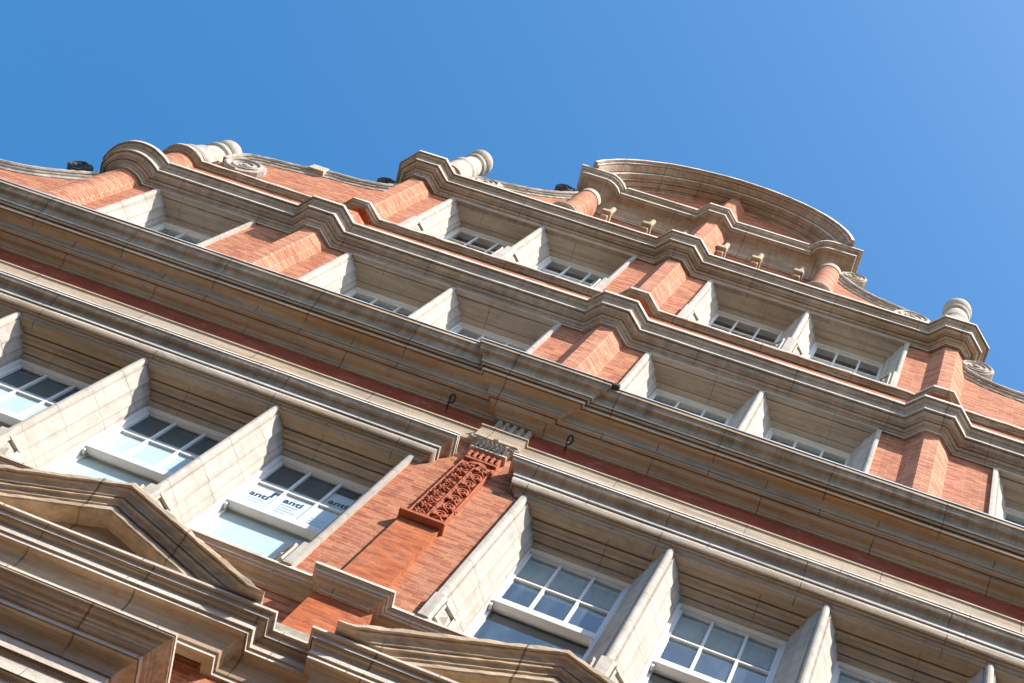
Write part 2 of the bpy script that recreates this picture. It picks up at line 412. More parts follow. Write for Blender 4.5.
# ---------------------------------------------------------------- brick walls
def walls():
    bm = bmesh.new(); bk = -0.12
    # lower storey with two wide openings
    for x0, x1 in ((-XE, -0.5097), (-0.0511, 0.0511), (0.5097, XE)): box(bm, x0, x1, 0.75, 1.25, 0, bk)
    box(bm, -XE, XE, GZ, 0.75, 0, bk); box(bm, -XE, XE, 1.25, 1.42, 0, bk); box(bm, -XE, XE, 1.42, 1.632, -0.017, bk)
    # tall storey, four windows each side of the middle pier
    xb = E0 + 4 * PB
    for x0, x1 in ((-XE, -xb), (-E0, E0), (xb, XE)): box(bm, x0, x1, 1.63, 2.06, 0, bk)
    box(bm, -XE, XE, 2.06, 2.43, 0, bk)
    part("wall", bm, M_BRICK, smooth=False)
    bm = bmesh.new()
    xc = E0 + 2 * PC; x1 = 0.749; x2 = x1 + PC; xo = 1.095
    for a, b in ((-xo, -x2), (-x1, -xc), (-E0, E0), (xc, x1), (x2, xo)): box(bm, a, b, 2.43, 2.8165, 0, bk)
    box(bm, -xo, xo, 2.8165, 3.045, 0, bk)
    part("wall", bm, M_BRICK, smooth=False)
    bm = bmesh.new(); bk = -0.1
    for a, b in ((-0.6575, -xc), (-E0, E0), (xc, 0.6575)): box(bm, a, b, 3.045, 3.4095, 0, bk)
    box(bm, -0.6575, 0.6575, 3.4095, 3.47, 0, bk)
    part("wall", bm, M_BRICK, smooth=False)
    bm = bmesh.new(); box(bm, -0.333, 0.333, 3.47, 3.88, -0.031, -0.11)
    part("wall", bm, M_BRICK, smooth=False)
    cz, r = 3.812, 0.327; a0 = math.asin((3.88 - cz) / r)
    pts = [(r * math.cos(a0 + (math.pi - 2 * a0) * i / 40), cz + r * math.sin(a0 + (math.pi - 2 * a0) * i / 40)) for i in range(41)]
    part("tympanum", prism(pts, 0, -0.08), M_BRICK, smooth=False)
    # floors and back of the rooms
    bm = bmesh.new()
    for z0, z1 in ((0.55, 0.7), (1.3, 1.55), (2.15, 2.36), (2.87, 3.0), (3.42, 3.46)):
        box(bm, -XE + .02 if z1 < 2.4 else -1.05, XE - .02 if z1 < 2.4 else 1.05, z0, z1, -0.121, -0.62) if z1 < 3.1 else box(bm, -0.66, 0.66, z0, z1, -0.101, -0.62)
    box(bm, -XE + .02, XE - .02, 0.55, 2.36, -0.62, -0.66)
    box(bm, -1.05, 1.05, 2.36, 3.0, -0.62, -0.66); box(bm, -0.66, 0.66, 3.0, 3.46, -0.62, -0.66)
    for x in (-1.07, 1.05): box(bm, x, x + 0.02, 2.36, 2.87, -0.121, -0.62)
    for x in (-0.68, 0.66): box(bm, x, x + 0.02, 3.0, 3.42, -0.101, -0.62)
    for x in (-XE, XE - .02): box(bm, x, x + 0.02, GZ, 2.36, -0.121, -0.66)
    part("interior", bm, M_DARK, smooth=False)
    # slate roof behind the gable
    prf = [(-0.16, 2.42), (-1.1, 3.0), (-2.0, 2.42)]
    bm = bmesh.new(); a = [bm.verts.new(V(-XE, p, z)) for p, z in prf]; b = [bm.verts.new(V(XE, p, z)) for p, z in prf]
    bm.faces.new(a); bm.faces.new(b)
    for i in range(3): bm.faces.new((a[i], a[(i + 1) % 3], b[(i + 1) % 3], b[i]))
    part("roof", bm, M_SLATE, smooth=False)
walls()

# ---------------------------------------------------------------- mouldings
P_MAIN = prof((0.0, 2.274), (0.0050, 2.274), (0.0050, 2.2795), (0.0072, 2.280), ease((0.0074, 2.2815), (0.0250, 2.2925), 6, 's'), groove(0.0262, 2.2927, 0.0018, 0.006), (0.0325, 2.2945), (0.0325, 2.3005), (0.0345, 2.3010),
              ease((0.0348, 2.3035), (0.0510, 2.3200), 6, 'c'), (0.0535, 2.3203), groove(0.0538, 2.3204, 0.0016), (0.0580, 2.3206), (0.0580, 2.3290), groove(0.0586, 2.3292, 0.0022, 0.0075), (0.0632, 2.3310), (0.0632, 2.3340), groove(0.0637, 2.3342, 0.0014), (0.0660, 2.3360), (0.0660, 2.3412),
              ease((0.0668, 2.3425), (0.0815, 2.3665), 7, 's'), (0.0838, 2.3670), (0.0838, 2.3755), (0.081, 2.378))
bk = 0.031
part("main_cornice", sweep([(-XE, 0), (-bk, 0), (-bk, 0.0075), (bk, 0.0075), (bk, 0), (XE, 0)], P_MAIN, seed=1.1, pale=False), M_CORN)
# lead flashing dressed over the lip
P_LEAD = [(0.0815, 2.3785), (0.0858, 2.3767), (0.0858, 2.3795), (0.079, 2.382)]
part("lead_flashing", sweep([(-XE, 0), (-bk, 0), (-bk, 0.0075), (bk, 0.0075), (bk, 0), (XE, 0)], P_LEAD, back=0.0, jit=0.0005, seed=2.3, pale=False), M_LEAD)

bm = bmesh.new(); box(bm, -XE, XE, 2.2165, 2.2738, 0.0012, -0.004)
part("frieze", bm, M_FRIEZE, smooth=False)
P_BAND = prof((0.0025, 2.0445), ease((0.004, 2.0465), (0.0115, 2.0580), 5, 'c'), groove(0.0118, 2.0582, 0.0014, 0.004), ease((0.0140, 2.0590), (0.0182, 2.0755), 5, 'o'), groove(0.0184, 2.0765, 0.0012, 0.004), (0.0205, 2.0785), (0.0205, 2.0845),
              ease((0.0205, 2.0865), (0.0335, 2.1075), 6, 's'), (0.0348, 2.1085), (0.0348, 2.1125), (0.0338, 2.1128), (0.0338, 2.1142), (0.0357, 2.1146), (0.0357, 2.1185), (0.0095, 2.131))
xb = E0 + 4 * PB
for s in (-1, 1):
    pth = [(0.0795, -0.04), (0.0795, 0), (xb + 0.006, 0), (xb + 0.006, -0.04)]
    if s < 0: pth = [(-x, p) for x, p in reversed(pth)]
    part("window_entablature", sweep(pth, P_BAND, back=-0.02, seed=3.1 + s), [M_BAND, M_LITLIP])
P_FASC = prof((0.002, 2.1715), (0.0058, 2.1715), (0.0065, 2.1735), (0.0065, 2.204), ease((0.0068, 2.2065), (0.0088, 2.2105), 3, 'c'), (0.0092, 2.2105), (0.0092, 2.2145), (0.006, 2.216))
pw = 0.0305
part("fascia", sweep([(-XE, 0), (-pw, 0), (-pw, 0.0115), (pw, 0.0115), (pw, 0), (XE, 0)], P_FASC, back=-0.01, seed=4.2), M_BAND)

def octo(xc, h=0.0145, d=0.0285):   # plan of a canted brick pilaster on the wall
    return [(xc - h - d, 0), (xc - h, d), (xc + h, d), (xc + h + d, 0)]
def arcp(xc, pc, r, a0, a1, n=18):
    return [(xc + r * math.cos(a0 + (a1 - a0) * i / n), pc + r * math.sin(a0 + (a1 - a0) * i / n)) for i in range(n + 1)]
RX, RPC, RR = 1.058, -0.022, 0.046
a0 = math.asin(-RPC / RR)
def rnd(sgn):
    q = arcp(sgn * RX, RPC, RR, math.pi - a0, a0)
    return q
def storey_profile(z):
    return prof((0.0008, z), (0.0042, z), (0.0042, z + 0.0050), (0.0060, z + 0.0052), ease((0.0062, z + 0.0065), (0.0150, z + 0.0165), 5, 's'), groove(0.0154, z + 0.0166), (0.0190, z + 0.0168), (0.0190, z + 0.0195), (0.0200, z + 0.0197),
                ease((0.0202, z + 0.0205), (0.0285, z + 0.0285), 5, 'o'), groove(0.0290, z + 0.0287, 0.0018), (0.0340, z + 0.0290), (0.0340, z + 0.0375), (0.0325, z + 0.0385),
                groove(0.0327, z + 0.0390, 0.0014, 0.004), ease((0.0345, z + 0.0405), (0.0432, z + 0.0560), 5, 's'), groove(0.0434, z + 0.0562, 0.0013, 0.004), (0.0475, z + 0.0565), (0.0475, z + 0.0655), (0.0440, z + 0.0675))
pathC = [(-RX - 0.0404, -0.08)] + rnd(-1) + octo(-0.63) + octo(0) + octo(0.63) + rnd(1) + [(RX + 0.0404, -0.08)]
part("storey_cornice", sweep(pathC, storey_profile(2.8205), seed=5.7, jit=0.0003), [M_STRING, M_LITLIP])
o63 = octo(0.63)
o63 = octo(0.63)[:3] + [(0.6585, 0.0145), (0.6585, -0.09)]
pathD = [(-x, p) for x, p in reversed(o63)] + octo(0) + o63
part("storey_cornice", sweep(pathD, storey_profile(3.4065), seed=6.9, jit=0.0003), [M_STRING, M_LITLIP])
# sill string above the first storey cornice
P_SILL = prof((0.0005, 3.0505), (0.0030, 3.0505), ease((0.0033, 3.0518), (0.0085, 3.0590), 4, 's'), (0.0100, 3.0592), (0.0100, 3.0612), (0.0122, 3.0614), (0.0128, 3.0640), (0.0128, 3.0705), (0.009, 3.0725))
part("sill_string", sweep(pathC, P_SILL, seed=7.7, jit=0.0009, seg=0.022), [M_STRING, M_LITLIP])
# attic entablature
P_E = prof((-0.030, 3.7900), (-0.0275, 3.7900), (-0.0275, 3.7935), [(-0.025 + 0.041 * (1 - math.cos(math.pi * i / 22)) ** 0.8, 3.7950 + 0.049 * math.sin(math.pi * i / 22)) for i in range(12)],
          (0.0185, 3.8445), (0.0185, 3.8475), (0.0215, 3.8478), (0.0240, 3.8500), (0.0240, 3.8570), (0.0228, 3.8580), ease((0.0232, 3.8595), (0.0320, 3.8735), 5, 's'), (0.0335, 3.8740), (0.0352, 3.8765), (0.0352, 3.8850), (0.030, 3.8870))
def e_end(s):
    q = [(0.270, 0)] + arcp(0.270 + 0.024, 0.0, 0.024, math.pi, math.pi / 2, 6)[1:] + [(0.334, 0.024), (0.334, -0.08)]
    return q if s > 0 else [(-x, p) for x, p in reversed(q)]
pathE = e_end(-1) + octo(0, 0.0115, 0.0255) + e_end(1)
part("attic_cornice", sweep(pathE, P_E, back=-0.07, seed=8.1, jit=0.0003), [M_STRING, M_LITLIP])
P_ESTR = prof((0.001, 3.548), (0.006, 3.549), (0.011, 3.556), (0.012, 3.563), (0.009, 3.568), (0.004, 3.572))
for s in (-1, 1):
    q = arcp(s * 0.312, -0.004, 0.030, math.pi, 0, 16)
    part("collar", sweep(q, P_ESTR, back=-0.01, seed=10 + s), [M_STRING, M_LITLIP])
for x in (-0.245, -0.140, -0.053, 0.053, 0.140, 0.245):
    bm = bmesh.new(); bevbox(bm, x - 0.0125, x + 0.0125, 3.715, 3.733, 0.0060, -0.04, 0.002)
    bevbox(bm, x - 0.0085, x + 0.0085, 3.698, 3.7145, -0.0030, -0.04, 0.002)
    bm2 = lathe(x + 0.003, -0.006, [(0.0070, 3.7335), (0.0098, 3.737), (0.0108, 3.742), (0.0098, 3.747), (0.0070, 3.751), (0.0065, 3.789)], 18); merge(bm, bm2)
    part("corbel", bm, M_BAND)

# arched pediment of the attic
def arch():
    cz = 3.812; rot = 0.0
    prf = prof((-0.085, 0.304), (0.0025, 0.304), (0.0025, 0.3110), (0.0095, 0.3115), (0.0095, 0.3160), groove(0.0100, 0.3162, 0.0018, 0.006), (0.0180, 0.3190), (0.0240, 0.3212), groove(0.0243, 0.3213, 0.0018, 0.006), (0.0300, 0.3215), (0.0300, 0.3275),
           groove(0.0306, 0.3280, 0.0018, 0.006), (0.0400, 0.3295), (0.0445, 0.3308), (0.0445, 0.3400), groove(0.0450, 0.3404, 0.0022, 0.007), (0.0500, 0.3415), (0.0570, 0.3430), (0.0630, 0.3455), groove(0.0633, 0.3457, 0.0016, 0.005), (0.0680, 0.3460), (0.0680, 0.3505), groove(0.0684, 0.3507, 0.0014, 0.004), (0.0755, 0.3515), (0.0755, 0.3590), (0.0735, 0.3605), (-0.085, 0.364))
    prf = [(p, 0.333 - (0.333 - r) * 0.58 if r < 0.333 else r) for p, r in prf]
    bm = bmesh.new(); n = 46; rings = []
    for i in range(n + 1):
        ring = []
        for k, (p, r) in enumerate(prf):
            st = math.asin((3.8865 - cz) / r); a = math.pi - st - (math.pi - 2 * st) * i / n
            j = (hsh(i, k, 3.1) - .5) * 0.0008
            ring.append(bm.verts.new(V((r + j) * 0.972 * math.cos(a), p + j, cz + (r + j) * math.sin(a))))
        rings.append(ring)
    m_ = len(prf)
    for a, b in zip(rings, rings[1:]):
        for k in range(m_):
            f = bm.faces.new((a[k], a[(k + 1) % m_], b[(k + 1) % m_], b[k]))
            if k + 1 < m_ and abs(prf[k][0] - prf[k + 1][0]) < 0.0003 and abs(prf[k + 1][1] - prf[k][1]) > 0.0035: f.material_index = 1  # front fillets of the arch get the painted sunlit edge too
    bm.faces.new(rings[0]); bm.faces.new(rings[-1][::-1])
    part("arched_pediment", bm, [M_STRING, M_LITLIP])
arch()

# ---------------------------------------------------------------- pilasters
def oct_pil(xc, z0, z1, h=0.0130, d=0.0270, mat=None):
    return part("pilaster", plan([(xc - h - d - 0.004, -0.035), (xc - h - d - 0.004, -0.004), (xc - h, d), (xc + h, d), (xc + h + d + 0.004, -0.004), (xc + h + d + 0.004, -0.035)], z0, z1), mat or M_PBRICK, smooth=False)
for x in (-0.63, 0, 0.63):
    oct_pil(x, 2.43, 2.822); oct_pil(x, 2.896, 3.019); oct_pil(x, 3.05, 3.398)
oct_pil(0, 3.47, 3.846, 0.0120); oct_pil(0, 3.884, 4.140, 0.0110)
for s in (-1, 1):
    q = arcp(s * RX, RPC, RR - 0.0012, math.pi, 0, 22)
    part("round_pier", plan(q[::-1], 2.43, 2.822), M_PBRICK)
    part("attic_column", plan(([(s * 0.312 - 0.0285, -0.04)] + arcp(s * 0.312, -0.004, 0.0285, math.pi, 0, 18) + [(s * 0.312 + 0.0285, -0.04)])[::-1], 3.47, 3.775), M_PBRICK)
    bm = plan(arcp(s * 0.312, -0.004, 0.0305, math.pi, 0, 18)[::-1], 3.7755, 3.80)
    part("attic_capital", bm, M_PALE)

# middle pilaster of the tall storey
pil = part("tapered_pilaster", plan([(-0.0325, 0.0105), (0.0325, 0.0105), (0.0325, -0.01), (-0.0325, -0.01)], 1.6375, 1.653), M_RUB)
def taper(x0, x1, z0, z1, pf, bm):
    vs = []
    for z, x in ((z0, x0), (z1, x1)):
        vs.append([bm.verts.new(V(a * x, p, z)) for a, p in ((-1, pf), (1, pf), (1, -0.006), (-1, -0.006))])
    a, b = vs; bm.faces.new(a[::-1]); bm.faces.new(b)
    for i in range(4): bm.faces.new((a[i], a[(i + 1) % 4], b[(i + 1) % 4], b[i]))
bm = bmesh.new(); taper(0.0312, 0.0290, 1.6535, 1.858, 0.0085, bm)
part("shaft", bm, M_RUB, pil, smooth=False)
bm = bmesh.new(); bevbox(bm, -0.0338, 0.0338, 1.8585, 1.8665, 0.0185, -0.005); bevbox(bm, -0.0318, 0.0318, 1.8670, 1.8705, 0.0150, -0.005)
part("ledge", bm, M_TERRA, pil)
# carved terracotta panel
bm = bmesh.new(); taper(0.0285, 0.0250, 1.8710, 2.132, 0.0062, bm)
def wx(z): return 0.0285 + (0.0250 - 0.0285) * (z - 1.871) / 0.261
for a in (-0.93, -0.04, 0.06, 0.93):
    tube([(a * wx(1.874), 0.0082, 1.874), (a * wx(2.090), 0.0082, 2.090)], 0.0013, 6, bm)
for i in range(9):         # rosettes and leaves up the left strip
    z = 1.886 + i * 0.0232; xc = -0.49 * wx(z)
    for k in range(6):
        t = k * math.pi / 3 + i; rr = 0.0060
        tube([(xc + 0.002 * math.cos(t), 0.0105, z + 0.002 * math.sin(t)), (xc + rr * math.cos(t), 0.0112, z + rr * math.sin(t)), (xc + 1.6 * rr * math.cos(t + .35), 0.0088, z + 1.5 * rr * math.sin(t + .35))], [0.0016, 0.0023, 0.0008], 6, bm)
for i in range(7):         # S scrolls up the right strip
    z = 1.886 + i * 0.0292; xc = 0.50 * wx(z); pts = []; sg = 1 if i % 2 else -1
    for k in range(22):
        t = k / 21; a = -math.pi * 0.2 + t * 3.6 * math.pi
        rr = 0.0092 * (1 - t * 0.82); pts.append((xc + sg * rr * math.cos(a), 0.0105, z + 0.011 + rr * math.sin(a) * 1.15))
    tube(pts, [0.0024 - 0.0012 * k / 21 for k in range(22)], 6, bm)
    tube([(xc - sg * 0.009, 0.0085, z - 0.004), (xc - sg * 0.003, 0.0118, z + 0.0005), (xc + sg * 0.006, 0.009, z - 0.002)], [0.001, 0.0028, 0.001], 6, bm)
rl = random.Random(11)
for i in range(150):       # small leaves filling the ground
    z = rl.uniform(1.878, 2.075); x = rl.uniform(-0.88, 0.88) * wx(z); a = rl.uniform(0, 6.28); q = rl.uniform(0.0025, 0.0055)
    tube([(x + q * t * math.cos(a + t), 0.0042 + 0.0042 * math.sin(t * 1.5), z + q * t * math.sin(a + t)) for t in (0, .5, 1, 1.5, 2)], [0.0006, 0.0014, 0.0017, 0.0012, 0.0005], 5, bm)
for k in range(14):        # shell at the head of the strips
    a = math.pi * k / 13
    tube([(0.002 + 0.003 * math.cos(a), 0.012, 2.083 + 0.002 * math.sin(a)), (0.002 + 0.0135 * math.cos(a), 0.0108, 2.083 + 0.0105 * math.sin(a))], [0.001, 0.0017], 6, bm)
part("carved_panel", bm, M_TERRA, pil)
bm = bmesh.new(); bevbox(bm, -0.0262, 0.0262, 2.1005, 2.1075, 0.0105, 0.002); bevbox(bm, -0.0268, 0.0268, 2.1295, 2.1335, 0.0125, 0.002)
for i in range(6):
    x = -0.0232 + i * 0.00928; bevbox(bm, x - 0.0021, x + 0.0021, 2.1077, 2.1293, 0.0115, 0.002, 0.0006)
    if i < 5: tube([(x + 0.0023, 0.0098, 2.1225), (x + 0.0046, 0.0102, 2.127), (x + 0.007, 0.0098, 2.1225)], 0.0011, 6, bm)
part("arcaded_frieze", bm, M_TERRA, pil)
# capital
bm = bmesh.new(); bevbox(bm, -0.0300, 0.0300, 2.1340, 2.1455, 0.0150, -0.006)
taper(0.0250, 0.0275, 2.1458, 2.2035, 0.0060, bm)
for s in (-1, 1):
    for side in (0,):
        pts = []
        for k in range(26):
            t = k / 25; a = math.pi / 2 + t * 4.2 * math.pi; rr = 0.0118 * (1 - 0.86 * t)
            pts.append((s * (0.0285 - rr * math.cos(a) * 1.0), 0.0150 - 0.002 * t, 2.1895 + rr * math.sin(a)))
        tube(pts, [0.0026 - 0.0012 * k / 25 for k in range(26)], 7, bm)
tube([(-0.028, 0.0150, 2.2005), (-0.015, 0.0155, 2.197), (0, 0.0158, 2.1955), (0.015, 0.0155, 2.197), (0.028, 0.0150, 2.2005)], 0.0020, 7, bm)
for i in range(7):
    x = -0.0225 + i * 0.0075
    for k, zz in ((0, 2.147), (1, 2.166)):
        xx = x + (0.0037 if k else 0)
        if xx > 0.024: continue
        tube([(xx, 0.0105, zz), (xx, 0.0135, zz + 0.010), (xx, 0.0185, zz + 0.0165), (xx, 0.0190, zz + 0.013)], [0.0016, 0.0024, 0.0018, 0.0008], 7, bm)
        for d in (-1, 1):
            tube([(xx, 0.0115, zz + 0.003), (xx + d * 0.0032, 0.0145, zz + 0.009), (xx + d * 0.0040, 0.0165, zz + 0.012)], [0.0012, 0.0017, 0.0007], 6, bm)
rc = random.Random(3)
for i in range(150):
    x = rc.uniform(-0.026, 0.026); zz = rc.uniform(2.149, 2.197); a = rc.uniform(0, 6.28); r_ = rc.uniform(0.0018, 0.0036)
    tube([(x + r_ * t * math.cos(a + 1.4 * t), 0.0065 + 0.0055 * math.sin(t * 1.3) + 0.002 * rc.random(), zz + r_ * t * math.sin(a + 1.4 * t)) for t in (0, .5, 1, 1.5, 2)], [0.0008, 0.0015, 0.0017, 0.0013, 0.0006], 6, bm)
for i in range(5):
    a = i * 2 * math.pi / 5
    tube([(0, 0.0165, 2.199), (0.0042 * math.cos(a), 0.0185, 2.199 + 0.0042 * math.sin(a))], [0.0015, 0.0022], 6, bm)
K = 0.0325 / 0.0577
for v in bm.verts:      # settle the bell to its height between slab and abacus
    zz = (v.co.z - EYE) / U
    if zz > 2.1457: v.co.z = (2.1392 + (zz - 2.1458) * K) * U + EYE; v.co.y -= 0.003 * U
    else: v.co.z = (2.1345 + (zz - 2.1340) * 0.4) * U + EYE
part("capital", bm, M_PALE, pil)
# fluted block on the frieze above the capital
bm = bmesh.new(); bevbox(bm, -0.0300, 0.0300, 2.2175, 2.2755, 0.0050, -0.004)
for i in range(5):
    x = -0.0252 + i * 0.0126; tube([(x, 0.0055, 2.219), (x, 0.0055, 2.2735)], 0.0045, 10, bm)
part("fluted_block", bm, M_STRING)

# sill string of the tall storey and the pedestal under the pilaster
P_STR = prof((-0.0165, 1.6055), (-0.0120, 1.6055), (-0.0120, 1.6085), (-0.0100, 1.6088), ease((-0.0098, 1.6100), (-0.0010, 1.6185), 5, 's'), (0.0012, 1.6187), (0.0012, 1.6222), (0.0035, 1.6225), (0.0038, 1.6260), (0.0062, 1.6275), (0.0068, 1.6300), (0.0080, 1.6302), (0.0080, 1.6352), (0.002, 1.6372))
pathS = [(-XE, 0), (-0.046, 0), (-0.046, 0.0205), (0.046, 0.0205), (0.046, 0), (XE, 0)]
part("sill_string", sweep(pathS, P_STR, back=-0.05, seed=12.2), [M_BAND, M_LITLIP])
bm = bmesh.new(); box(bm, -0.0395, 0.0395, 1.4515, 1.6065, 0.0045, -0.02)
part("pedestal", bm, M_RUB, smooth=False)
bm = bmesh.new(); bevbox(bm, -0.0440, 0.0440, 1.4515, 1.486, 0.0240, -0.018)
part("plinth", bm, M_PALE)

# pedimented entablature of the storey below
FW = 0.0225
P_ENT = prof((0.0005, 1.374), (0.0035, 1.374), (0.0035, 1.3805), (0.0055, 1.381), ease((0.0058, 1.3825), (0.0190, 1.4125), 7, 'c'), (0.0212, 1.4130), (0.0212, 1.4195), (0.0235, 1.4198), (0.0235, 1.4265), groove(0.0215, 1.4275, 0.0016, 0.004)[::1],
             (0.0225, 1.4302), (0.0225, 1.4325), ease((0.0228, 1.4335), (0.0280, 1.4395), 4, 's'), groove(0.0283, 1.4397, 0.0014, 0.0045), (0.0305, 1.4400), (0.0305, 1.4430), ease((0.0308, 1.4450), (0.0335, 1.4490), 4, 'c'), (0.0355, 1.4492), (0.0355, 1.4535), (0.0335, 1.4555))
gx = 0.0575
PCX, PHW = 0.2804, 0.2587
ox = PCX * 2 - gx
pathP = [(-XE, 0), (-ox, 0), (-ox, FW), (-gx, FW), (-gx, 0), (gx, 0), (gx, FW), (ox, FW), (ox, 0), (XE, 0)]
part("lower_entablature", sweep(pathP, P_ENT, back=-0.01, seed=13.7, jit=0.0004), [M_LOW, M_LITLIP])
def pediment(xc):
    PHW = 0.2400
    rise = 0.1220; zb = 1.4580
    prf = [(0.0, -0.0500), (0.0520, -0.0500), (0.0538, -0.0480), (0.0538, -0.0405), (0.0500, -0.0395), (0.0503, -0.0345), (0.0535, -0.0340), (0.0537, -0.0310), (0.0560, -0.0270), (0.0585, -0.0262), (0.0585, -0.0232), (0.0570, -0.0226), (0.0570, -0.0205),
           (0.0605, -0.0200), (0.0610, -0.0165), (0.0640, -0.0115), (0.0672, -0.0098), (0.0672, -0.0072), (0.0708, -0.0068), (0.0708, 0.0), (0.0680, 0.0030), (0.0, 0.0065)]
    bm = bmesh.new(); rings = []; n = 22
    for i in range(2 * n + 1):
        t = (i - n) / n; x0 = xc + t * PHW
        ring = []
        for k, (p, dz) in enumerate(prf):
            j = (hsh(i, k, xc) - .5) * (0.0022 if dz > -0.004 else 0.0008) if p > 0 else 0
            # the ends die on to the level cornice
            ring.append(bm.verts.new(V(x0, p + j, max(1.4560 + 0.006 * (dz + 0.05) / 0.05, zb + rise * (1 - abs(t)) + dz + j))))
        rings.append(ring)
    m_ = len(prf)
    for a, b in zip(rings, rings[1:]):
        for k in range(m_): bm.faces.new((a[k], a[(k + 1) % m_], b[(k + 1) % m_], b[k]))
    bm.faces.new(rings[0]); bm.faces.new(rings[-1][::-1])
    return bm
for s in (-1, 1):
    bm = pediment(s * 0.2860)
    pd = part("pediment", bm, M_LOW)
    ty = prism([(s * 0.286 - 0.185, 1.4560), (s * 0.286 + 0.185, 1.4560), (s * 0.286, 1.5450)], 0.0290, 0.001)
    part("tympanum", ty, M_LOW, pd, smooth=False)
    # hood of the window inside the pediment
    P_HOOD = prof((0.0005, 1.150), (0.004, 1.150), ease((0.004, 1.160), (0.012, 1.172), 4, 's'), groove(0.0125, 1.1722), (0.0150, 1.1725), (0.0150, 1.196), groove(0.0154, 1.1962), (0.0180, 1.1965), (0.0180, 1.214), ease((0.0182, 1.2145), (0.0230, 1.2215), 4, 'c'), groove(0.0232, 1.2217), (0.0255, 1.222), (0.0255, 1.240), ease((0.0257, 1.2405), (0.0285, 1.2465), 4, 's'), groove(0.0287, 1.2467),
                  (0.0310, 1.247), (0.0310, 1.266), groove(0.0312, 1.2662), ease((0.0330, 1.2672), (0.0475, 1.2885), 6, 'c'), groove(0.0477, 1.2887, 0.0014), (0.0495, 1.2893), (0.0495, 1.2972), (0.0510, 1.298), (0.0535, 1.2985), (0.0545, 1.303), (0.0560, 1.3034), (0.0568, 1.3075),
                  (0.0590, 1.3082), ease((0.0595, 1.3095), (0.0672, 1.3195), 5, 's'), (0.0690, 1.3200), (0.0690, 1.3222), (0.0700, 1.3226), (0.0700, 1.3262), (0.066, 1.3280))
    hx = 0.202 - 0.07
    c = s * PCX
    part("window_hood", sweep([(c - hx, -0.05), (c - hx, 0), (c + hx, 0), (c + hx, -0.05)], P_HOOD, back=-0.012, seed=14 + s), [M_LOW, M_LITLIP])

# ---------------------------------------------------------------- windows
MULL = [(0.0, 0.0078), (0.0028, 0.0072), (0.0048, 0.0055), (0.0060, 0.0030), (0.0064, -0.0005), (0.0092, -0.0010), (0.0096, -0.0048), (0.0112, -0.0085), (0.0142, -0.0130), (0.0172, -0.0160), (0.0190, -0.0172),
        (0.0212, -0.0176), (0.0214, -0.0225), (0.0200, -0.0232), (0.0206, -0.0262), (0.0228, -0.0308), (0.0258, -0.0342), (0.0282, -0.0352), (0.0300, -0.0354), (0.0300, -0.0402), (0.0290, -0.0408), (0.0310, -0.0432), (0.0346, -0.0442), (0.0346, -0.0478), (0.0346, -0.058)]
def chord(x):
    return 0.0070 + (x - 0.0064) * (-0.0500) / (0.0346 - 0.0064)
MULL = [(x, p + (chord(x) - p) * (0.45 if 0.0064 < x < 0.0340 else 0.0)) for x, p in MULL]
def mullion(x, z0, z1, half=0):
    """half 0 = both sides, 1 = opening on the right only, -1 = on the left only"""
    ex = 0.0045
    if half == 0: poly = [(x - a, p) for a, p in MULL[::-1]] + [(x + a, p) for a, p in MULL[1:]]
    elif half > 0: poly = [(x - ex, -0.058), (x - ex, 0.0075)] + [(x + a, p) for a, p in MULL]
    else: poly = [(x - a, p) for a, p in MULL[::-1]] + [(x + ex, 0.0075), (x + ex, -0.058)]
    return plan(poly[::-1], z0, z1, cuts=6)
def block(x, z0, z1, half=0):
    """base block of a mullion with sunk square panels on its splayed sides"""
    a, b = (0.0080, 0.0105), (0.0340, -0.0165)
    q = (0.0374, -0.0460)
    L = [(x - q[0], q[1]), (x - b[0], b[1]), (x - a[0], a[1])] if half <= 0 else [(x - 0.0052, q[1]), (x - 0.0052, a[1])]
    Rr = [(x + a[0], a[1]), (x + b[0], b[1]), (x + q[0], q[1])] if half >= 0 else [(x + 0.0052, a[1]), (x + 0.0052, q[1])]
    bm = plan((L + Rr)[::-1], z0, z1)
    for s in ((-1, 1) if half == 0 else (half,)):
        dx, dp = (b[0] - a[0]), (b[1] - a[1]); ln = math.hypot(dx, dp); nx, npp = -dp / ln, dx / ln
        def F(t, z, o): return V(x + s * (a[0] + dx * t + nx * o), a[1] + dp * t + npp * o, z)
        h = z1 - z0
        def bar(t0, t1, za, zb, o):
            vs = [bm.verts.new(F(t, zz, oo)) for oo in (-0.001, o) for zz in (za, zb) for t in (t0, t1)]
            for q in ((0, 1, 3, 2), (4, 6, 7, 5), (0, 4, 5, 1), (2, 3, 7, 6), (0, 2, 6, 4), (1, 5, 7, 3)): bm.faces.new([vs[i] for i in q])
        t0, t1, za, zb, wd = 0.16, 0.84, z0 + h * .14, z1 - h * .12, 0.1
        bar(t0, t1, zb - h * .13, zb, 0.0045); bar(t0, t1, za, za + h * .10, 0.0035)
        bar(t0, t0 + wd, za + h * .101, zb - h * .131, 0.0035); bar(t1 - wd, t1, za + h * .101, zb - h * .131, 0.0035)
        base = [bm.verts.new(F(t, zz, 0.0003)) for t, zz in ((t0 + wd + .04, za + h * .16), (t1 - wd - .04, za + h * .16), (t1 - wd - .04, zb - h * .2), (t0 + wd + .04, zb - h * .2))]
        tip = bm.verts.new(F((t0 + t1) / 2, (za + zb) / 2, 0.006))
        for i in range(4): bm.faces.new((base[i], base[(i + 1) % 4], tip))
    return bm
